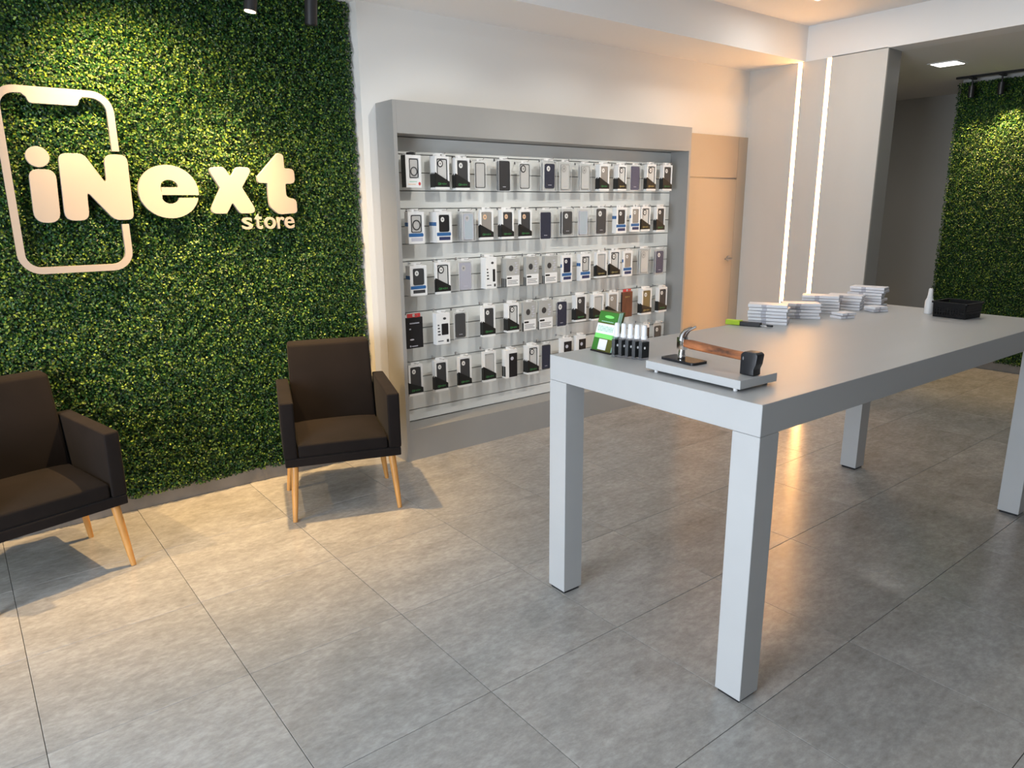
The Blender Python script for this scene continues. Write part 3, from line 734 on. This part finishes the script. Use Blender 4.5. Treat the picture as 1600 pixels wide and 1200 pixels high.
# rows: kind, front left/right px, top/bottom px, side px (stack depth), options, look
ROWS = [
 ('top row', [
  ('A', 634, 658, 242, 293, 10, {}, 'white window carton with ringed grey item, black sides'),
  ('K', 680, 702, 244, 296, 12, KF, kf), ('K', 712, 734, 247, 297, 9, KD, kd),
  ('C', 742, 760, 252, 295, 2, dict(case=C['c_light'], frame=C['c_dark'], win=(.08, .92, .03, .95)), 'slim clear pack with grey-framed clear case'),
  ('C', 779, 798, 250, 299, 7, dict(case=C['c_black'], win=(.02, .96, .02, .97)), 'blister pack with solid black phone case'),
  ('C', 812, 829, 255, 296, 6, dict(case=C['c_light'], frame=C['c_black'], cam=C['c_light'], win=(.06, .94, .03, .97)), 'slim pack with black-framed mottled case'),
  ('C', 848, 870, 251, 299, 9, dict(case=C['c_navy'], cam=C['camring'], win=(.20, .86, .10, .90)), 'clear blister pack with navy phone case'),
  ('C', 874, 893, 253, 299, 4, dict(case=C['windowcard'], frame=C['greycard'], cam=C['c_light']), cl), ('C', 906, 924, 256, 298, 8, dict(case=C['windowcard'], frame=C['greycard'], cam=C['c_light']), cl),
  ('K', 937, 952, 257, 298, 12, dict(case=C['c_taupe'], cam=C['camring']), 'white carton, black corner wrap, taupe phone case'), ('K', 966, 979, 258, 298, 14, dict(KF, **G_), kf),
  ('C', 985, 1001, 258, 298, 2, dict(case=C['c_purple'], win=(.10, .90, .03, .95)), 'slim pack with slate violet phone case'),
  ('K', 1011, 1025, 257, 298, 10, dict(KF, **G_), kf), ('K', 1036, 1050, 258, 298, 11, KD, kd)]),
 ('second row', [
  ('W', 638, 663, 331, 381, 8, dict(case=C['c_light'], frame=C['c_dark'], ring=True, txt=C['film_edge']), 'white carton, blue label, case with magnet ring'),
  ('W', 682, 706, 331, 379, 17, dict(case=C['c_black'], cam=C['camring']), 'white carton, blue label, black phone case'),
  ('C', 722, 743, 330, 377, 15, dict(case=C['c_blue'], cam=C['c_light'], frame=C['film_edge']), 'clear blister pack with ice blue patterned case'),
  ('K', 750, 771, 328, 374, 4, KT, 'white carton, black corner wrap, taupe case, peach camera'), ('K', 784, 803, 328, 373, 10, KO, 'white carton, black corner wrap, charcoal case'),
  ('K', 812, 831, 328, 372, 4, KO, 'white carton, black corner wrap, case with peach camera'),
  ('C', 844, 864, 328, 374, 6, dict(case=C['c_navy'], win=(.05, .86, .02, .92)), 'blister pack with midnight navy phone case'),
  ('C', 878, 897, 326, 369, 12, dict(case=C['c_dark'], cam=C['camring'], win=(.14, .86, .08, .90)), 'clear blister pack with charcoal phone case'),
  ('C', 903, 921, 326, 369, 4, dict(case=C['c_blue'], frame=C['film_edge']), 'clear blister pack with ice blue case'),
  ('C', 931, 949, 324, 367, 8, dict(case=C['c_dark'], cam=C['camring'], win=(.12, .90, .06, .95)), 'clear blister pack with tall charcoal case'),
  ('W', 963, 979, 324, 364, 12, dict(case=C['c_dark'], cam=C['camring']), 'white carton, blue label and blue sides, charcoal case'),
  ('W', 986, 1000, 323, 362, 2, dict(case=C['c_taupe'], cam=C['camring']), 'slim white carton, blue label, taupe case'),
  ('K', 1002, 1016, 323, 361, 2, dict(KF, **G_), kf), ('K', 1026, 1039, 323, 362, 10, KD, kd)]),
 ('third row', [
  ('W', 641, 667, 415, 462, 10, dict(case=C['c_dark'], cam=C['camring'], txt=C['c_dark']), 'white carton, blue label, charcoal phone case'),
  ('K', 681, 704, 410, 459, 3, KF, kf),
  ('C', 717, 739, 407, 455, 4, dict(case=C['c_lav'], cam=C['c_light'], win=(.08, .90, .05, .93)), 'clear pack with lavender phone case'),
  ('V', 759, 776, 402, 451, 13, dict(win=(.64, .86, .22, .62)), 'tall white accessory carton with black print'),
  ('G', 791, 812, 404, 448, 14, {}, gd), ('G', 822, 842, 401, 446, 8, {}, gd), ('G', 851, 871, 400, 443, 8, {}, gd),
  ('W', 878, 894, 399, 440, 3, dict(case=C['c_navy'], cam=C['camring']), 'white carton, blue label, navy case'),
  ('W', 907, 923, 397, 438, 11, dict(case=C['c_light'], cam=C['camring'], frame=C['c_dark']), 'white carton, blue label, clear case'),
  ('K', 932, 948, 394, 434, 8, dict(KL, **G_), kl), ('K', 953, 969, 391, 432, 6, dict(KF, **G_), kf),
  ('W', 974, 988, 392, 431, 2, dict(case=C['c_taupe'], cam=C['camring']), 'white carton, blue label, taupe phone case'),
  ('C', 999, 1016, 388, 428, 10, dict(case=C['windowcard'], frame=C['greycard'], cam=C['c_light']), cl),
  ('C', 1024, 1039, 389, 430, 9, dict(case=C['c_purple'], cam=C['camring'], win=(.14, .84, .10, .92)), 'clear blister pack with dark violet case')]),
 ('fourth row', [
  ('B', 635, 661, 496, 544, 2, {}, 'black carton with red hang tab'),
  ('V', 682, 703, 489, 538, 9, {}, 'white accessory carton with black square picture'),
  ('C', 709, 731, 487, 530, 4, dict(case=C['c_dark'], win=(.16, .86, .06, .93)), 'clear pack with plain charcoal case'),
  ('K', 755, 774, 478, 526, 8, KD, kd), ('K', 794, 811, 474, 519, 12, KF, kf),
  ('G', 818, 838, 472, 517, 6, {}, gd), ('G', 842, 864, 469, 514, 4, {}, gd),
  ('C', 870, 887, 470, 510, 3, dict(case=C['c_navy'], cam=C['camring'], win=(.03, .92, .02, .96)), 'blister pack with dark navy case'),
  ('K', 900, 916, 461, 502, 12, KD, kd), ('K', 927, 943, 460, 500, 12, KL, kl), ('K', 950, 966, 457, 498, 8, dict(case=C['c_taupe'], cam=C['camring']), 'white carton, black corner wrap, taupe case'),
  ('M', 972, 988, 456, 495, 4, {}, 'brown carton with red hang tab'),
  ('K', 1003, 1018, 451, 491, 13, dict(KOL, hl=.40), 'white carton, black corner wrap, olive case'), ('K', 1029, 1042, 449, 487, 11, dict(KD, hl=.44), kd)]),
 ('bottom row', [
  ('K', 639, 661, 570, 618, 2, dict(KD, hl=.44), kd), ('K', 680, 700, 563, 611, 7, KD, kd), ('K', 717, 737, 557, 604, 5, KD, kd),
  ('K', 756, 775, 549, 596, 6, KL, kl), ('D', 790, 808, 546, 590, 10, {}, 'white carton with black front print'),
  ('K', 825, 842, 540, 584, 13, KF, kf),
  ('C', 846, 862, 537, 578, 3, dict(case=C['c_navy'], frame=C['c_dark'], win=(.06, .90, .04, .95)), 'clear pack with dark slate case'),
  ('D', 876, 893, 528, 570, 6, {}, 'white carton with black front print'), ('D', 900, 915, 524, 566, 8, {}, 'white carton with black front print'),
  ('D', 1003, 1014, 507, 545, 6, {}, 'slim white carton with black front print'),
  ('C', 1021, 1035, 504, 541, 2, dict(case=C['c_dark'], cam=C['camring'], win=(.16, .86, .10, .86)), 'clear pack with charcoal case')])]
ORD = ['leftmost', 'second', 'third', 'fourth', 'fifth', 'sixth', 'seventh', 'eighth', 'ninth', 'tenth', 'eleventh', 'twelfth', 'thirteenth', 'fourteenth']
YF = 3.862
for rname, items in ROWS:
    for k_, (kind, u0, u1, v0, v1, side, opt, look) in enumerate(items):
        um = (u0+u1)/2
        a = on_y(u0, (v0+v1)/2, YF).x; b = on_y(u1, (v0+v1)/2, YF).x
        zt = on_y(um, v0, YF).z; zb = on_y(um, v1, YF).z
        dep = min(.105, max(.016, side*3.87/(u0+103)))
        nst = max(1, min(5, round(dep/.020))); t = dep/nst
        wd, ht = b-a, zt-zb
        p = build_pack(kind, wd, ht, t-.0008, opt)
        last = rname == 'bottom row' and k_ >= len(items)-2
        where = ('right end of bottom row above the table' if k_ == len(items)-1 else 'second from right end, bottom row') if last else '%s from left, %s' % (ORD[k_], rname)
        if k_ == 0: where = 'leftmost in %s' % rname
        if k_ == len(items)-1 and not last: where = 'rightmost in %s' % rname
        for q in range(nst):
            o = p if q == 0 else copy_tree(p)
            o.location = (a, YF+q*t, zb)
            if nst > 1 and q > 0: o['label'] = '%s, %s, %s' % (look, where, ['', 'second back', 'third back', 'fourth back', 'fifth back'][q])
            else: o['label'] = '%s, %s%s' % (look, where, ', foremost' if nst > 1 else '')
            o['group'] = 'phone accessory packs in the %s' % rname
        # display hook belongs to the unit
        hx = (a+b)/2 - ux0; hz = zt + {'B': .012, 'M': .011, 'C': .0075}.get(kind, .0085)
        m = MB().tube([(hx, YSL-uyf-.002, hz), (hx, YF-uyf-.028, hz), (hx, YF-uyf-.036, hz+.008)], .0024, 6)
        m.box(hx-.006, hx+.006, YSL-uyf-.003, YSL-uyf-.0005, hz-.010, hz+.006)
        m.build('display_hook', MT['chrome'], du)

# ------------------------------------------------------------------ things on the table
# leaning counter card box
bk = thing('counter_card', 'green and olive counter display box with white text band beside the spray bottles', 'display box', (2.0, 1.925, ZT+.0005), math.radians(-90)+math.radians(-4))
# local: x along -Y (from left in view = +Y side), so flip: build with x to the right as seen
LN = .30
def lean(x, y, z): return (x, y+z*LN, z)
BWD, BH, BT = .112, .158, .030
bkv = bk
bk.location = (1.997, 2.037, ZT+.0005)
def slab(x0, x1, z0, z1, y0, y1): 
    return MB().hexa([lean(x0, y0, z0), lean(x1, y0, z0), lean(x1, y1, z0), lean(x0, y1, z0), lean(x0, y0, z1), lean(x1, y0, z1), lean(x1, y1, z1), lean(x0, y1, z1)])
slab(0, BWD, .006, BH, 0, BT).build('box_body', MT['bk_olive'], bk)
slab(-.003, BWD+.002, 0, .006, -.003, BT+.004).build('black_base', MT['blackp'], bk)
slab(BWD*.02, BWD*.98, BH*.73, BH*.99, -.001, 0).build('top_print', MT['bk_green'], bk)
slab(0, BWD*.32, .007, BH*.42, -.0008, 0).build('left_print', MT['bk_green'], bk)
slab(BWD*.02, BWD*.98, BH*.455, BH*.70, -.0015, 0).build('white_band', MT['whitecard'], bk)
slab(BWD*.02, BWD*.98, BH*.345, BH*.455, -.0015, 0).build('lime_band', MT['bk_lime'], bk)
slab(BWD*.30, BWD*.72, BH*.07, BH*.325, -.0015, 0).build('white_square', MT['whitecard'], bk)
slab(BWD*1.0, BWD*1.02, .007, BH, 0, BT*.6).build('mint_edge', MT['bk_mint'], bk)
m = MB(); m.prism(ellipse(BWD*.55, BH*.875, BWD*.24, BH*.038, 18), -.0016, -.001, lambda p, q, t: lean(p, t, q)); m.build('oval_logo', MT['bk_lime'], bk)
m = MB()
for i in range(6):
    a = BWD*(.10+.135*i); z = BH*.58; h = BH*.065
    f = lambda p, q, t: lean(p, t, q)
    if i in (0, 1, 3): m.ring(rrect(a, a+BWD*.10, z-h, z+h, .003, 3), rrect(a+.003, a+BWD*.10-.003, z-h+.003, z+h-.003, .002, 3), -.0021, -.0015, f)
    else:
        for xx in (0, .075): m.prism([(a+BWD*xx, z-h), (a+BWD*(xx+.028), z-h), (a+BWD*(xx+.028), z+h), (a+BWD*xx, z+h)], -.0021, -.0015, f)
        m.prism([(a, z-h*.15), (a+BWD*.1, z-h*.15), (a+BWD*.1, z+h*.15), (a, z+h*.15)], -.0021, -.0015, f)
m.build('band_lettering', MT['bk_mint'], bk)
m = MB()
for i in range(7): m.prism([(BWD*(.2+.09*i), BH*.745), (BWD*(.265+.09*i), BH*.745), (BWD*(.265+.09*i), BH*.765), (BWD*(.2+.09*i), BH*.765)], -.0016, -.001, lambda p, q, t: lean(p, t, q))
m.build('small_lettering', MT['bk_mint'], bk)

# five flat spray bottles in a row
def make_spray():
    t = thing('spray_bottle', None, 'spray bottle')
    m = MB().prism(rrect(-.0095, .0095, -.019, .019, .004, 3), 0.0005, .078, XY)
    m.build('bottle', MT['clearbottle'], t)
    MB().box(-.0102, .0102, -.0165, .0165, .008, .068).build('black_label', MT['blackcard'], t)
    MB().prism(ellipse(.004, .046, .004, .005, 10), -.0171, -.0165, XZ).prism(ellipse(.004, .046, .004, .005, 10), -.0108, -.0102, YZ).build('label_emblem', MT['whitecard'], t)
    MB().lathe(0, 0, [(.0125, .078), (.0125, .088), (.0105, .090), (.0100, .126), (.0075, .131)], 14).build('cap', MT['bottlew'], t, smooth=True)
    return t
sp0 = make_spray()
NM = ['nearest the green box', 'second from the green box', 'in the middle', 'fourth from the green box', 'farthest from the green box']
for i in range(5):
    o = sp0 if i == 0 else copy_tree(sp0)
    o.location = (1.988+.0085*i, 1.888-.0268*i, ZT); o.rotation_euler = (0, 0, math.radians(80))
    o['label'] = 'small white-capped spray bottle with black label, %s' % NM[i]; o['group'] = 'spray bottles on the table'

# riser platform with smashed phone and hammer
rs = thing('display_riser', 'grey display riser on small feet near the table corner', 'display riser', (1.870, 1.253, ZT), math.radians(-2))
MB().box(0, .190, 0, .395, .010, .038).build('board', MT['table'], rs, bevel=.001, seg=1)
for x in (.012, .165):
    for y in (.025, .355):
        MB().tube([(x, y, .0003), (x, y, .0102)], .007, 10).build('foot', MT['bottlew'] if x < .1 else MT['blackp'], rs)
ZP = ZT+.038
ph = thing('smartphone', 'black smartphone lying flat under the hammer head', 'smartphone', (1.972, 1.553, ZP+.0003), math.radians(-5))
MB().prism(rrect(-.038, .038, -.076, .076, .010), 0, .0085, XY).build('phone_body', MT['blackp'], ph)
MB().prism(rrect(-.034, .034, -.072, .072, .008), .0085, .0089, XY).build('screen', MT['screen'], ph)
hx_ = 1.965; hz0 = ZP+.0095
hmr = thing('hammer', 'claw hammer with wooden handle and black grip standing on the riser', 'hammer', (hx_, 1.556, hz0))
def Y(y): return y-1.556
z0 = -hz0
hd = MB().tube([(0, Y(1.558), 0), (0, Y(1.558), .012), (0, Y(1.558), .014), (0, Y(1.557), .034)], [.0135, .0135, .0118, .0108], 14)
hd.box(-.0125, .0125, Y(1.572), Y(1.543), .032, .076)
hd.build('head', MT['chrome'], hmr, bevel=.002, seg=2, smooth=True)
def claw(s):
    pts = [(s*.007, Y(1.557), .066), (s*.0085, Y(1.552), .086), (s*.010, Y(1.540), .101), (s*.012, Y(1.512), .116)]
    return MB().tube(pts, [.0095, .0088, .0070, .0030], 8)
for s in (-1, 1): claw(s).build('claw', MT['steel'], hmr, smooth=True)
hp = [(0, Y(1.5435), .056), (0, Y(1.52), .055), (0, Y(1.44), .051), (0, Y(1.36), .048), (0, Y(1.311), .047)]
MB().tube(hp, [.0130, .0160, .0150, .0142, .014], 14).build('handle', MT['handlewood'], hmr, smooth=True)
gp = rounded([(Y(1.312), -.0085), (Y(1.312), .058), (Y(1.300), .066), (Y(1.262), .066), (Y(1.252), .060), (Y(1.256), .028), (Y(1.263), .012), (Y(1.262), -.0085)], [.003, .012, .008, .008, .008, .01, .01, .003])
MB().prism(gp, -.016, .024, YZ).build('grip', MT['blackp'], hmr, bevel=.003, seg=2, smooth=True)
MB().prism(ellipse(Y(1.302), .044, .002, .006, 8), -.0168, -.016, YZ).build('grip_mark', MT['print'], hmr)

# box cutter
kn = thing('box_cutter', 'lime and black box cutter lying before the first box stack', 'box cutter', (2.985, 2.00, ZT+.0005), math.radians(-73))
MB().prism(rounded([(-.09, -.014), (-.02, -.016), (-.012, .015), (-.09, .015)], .004), .001, .024, XY).build('lime_handle', MT['lime'], kn, bevel=.002, seg=1)
MB().prism(rounded([(-.02, -.016), (.075, -.012), (.080, .012), (-.012, .015)], .003), 0, .020, XY).build('black_body', MT['blackp'], kn, bevel=.002, seg=1)
MB().box(.076, .115, -.006, .006, .005, .008).build('blade', MT['steel'], kn)
MB().prism(ellipse(.118, 0, .016, .008, 14), .004, .012, XY).build('end_knob', MT['blackp'], kn)

# stacks of flat white boxes
def make_filmbox():
    t = thing('film_box', None, 'box')
    MB().box(0, .098, 0, .180, .0008, .0144).build('box_body', MT['film'], t, bevel=.0007, seg=1)
    MB().box(.0002, .0978, -.0005, .0003, .0035, .0075).build('end_print', MT['film_edge'], t)
    MB().box(-.0005, .0003, .095, .118, .002, .0138).build('spine_print', MT['film_edge'], t)
    return t
fb = make_filmbox(); first_fb = True
STK = [('nearest stack by the box cutter', 3.135, 1.872, 26, 6), ('second stack from the box cutter', 3.43, 1.870, 36, 5), ('third stack from the box cutter', 3.665, 1.895, 30, 6),
       ('low pile before the third stack', 3.60, 1.775, 74, 2), ('fourth stack from the box cutter', 3.875, 1.885, 18, 5), ('tallest stack near the far table end', 4.075, 1.865, 12, 7),
       ('low pile before the tallest stack', 3.95, 1.775, 70, 2)]
NL = ['bottom', 'second from bottom', 'third from bottom', 'fourth from bottom', 'fifth from bottom', 'sixth from bottom', 'seventh from bottom']
for nm, x, y, a, n in STK:
    for k_ in range(n):
        o = fb if first_fb else copy_tree(fb); first_fb = False
        j = random.uniform(-.006, .006), random.uniform(-.006, .006)
        o.location = (x+j[0], y+j[1], ZT+.016*k_); o.rotation_euler = (0, 0, math.radians(a + random.uniform(-5, 5)))
        if n == 2: o.scale = (.75, .5, .9)
        o['label'] = 'flat white box, %s, %s' % ('topmost' if k_ == n-1 else NL[k_], nm); o['group'] = 'flat white boxes stacked on the table'

# white spray bottle and black basket at the far end
wb = thing('pump_bottle', 'single white spray bottle standing left of the black basket', 'spray bottle', (4.045, 1.607, ZT+.0005))
MB().lathe(0, 0, [(.021, 0), (.021, .066), (.015, .080), (.013, .084)], 18).build('bottle', MT['bottlew'], wb, smooth=True)
MB().lathe(0, 0, [(.014, .0845), (.014, .090), (.012, .094), (.010, .128), (.007, .132)], 16).build('cap', MT['bottlew'], wb, smooth=True)
bs = thing('basket', 'small black plastic basket with perforated sides at far table end', 'basket', (3.945, 1.395, ZT+.0005), math.radians(-5))
BX, BY, BZ = .155, .155, .075
def wall_grid(L, fn):
    m = MB(); t = .0022; nh = 11
    m.prism([(0, .0), (L, .0), (L, .014), (0, .014)], 0, t, fn)
    m.prism([(0, BZ-.026), (L, BZ-.026), (L, BZ), (0, BZ)], 0, t, fn)
    for i in range(1, 3):
        z = .014+i*.0145; m.prism([(0, z-.0035), (L, z-.0035), (L, z+.0035), (0, z+.0035)], 0, t, fn)
    for i in range(nh+1):
        x = (L-.0095)*i/nh; m.prism([(x, .014), (x+.0095, .014), (x+.0095, BZ-.026), (x, BZ-.026)], .0001, t-.0001, fn)
    return m
fl = lambda z: .0 + z*.08
wall_grid(BY, lambda p, q, t: (t - fl(q)*.9, p, q)).build('basket_side', MT['blackb'], bs, normals=True)
wall_grid(BY, lambda p, q, t: (BX - t + fl(q)*.9, p, q)).build('basket_side', MT['blackb'], bs)
wall_grid(BX, lambda p, q, t: (p, t - fl(q)*.9, q)).build('basket_side', MT['blackb'], bs)
wall_grid(BX, lambda p, q, t: (p, BY - t + fl(q)*.9, q)).build('basket_side', MT['blackb'], bs)
MB().box(0, BX, 0, BY, 0, .003).build('basket_floor', MT['blackb'], bs)
MB().ring(rrect(-.012, BX+.012, -.012, BY+.012, .012, 3), rrect(-.004, BX+.004, -.004, BY+.004, .008, 3), BZ-.004, BZ+.004, XY).build('basket_rim', MT['blackb'], bs)
bpy.context.view_layer.update()
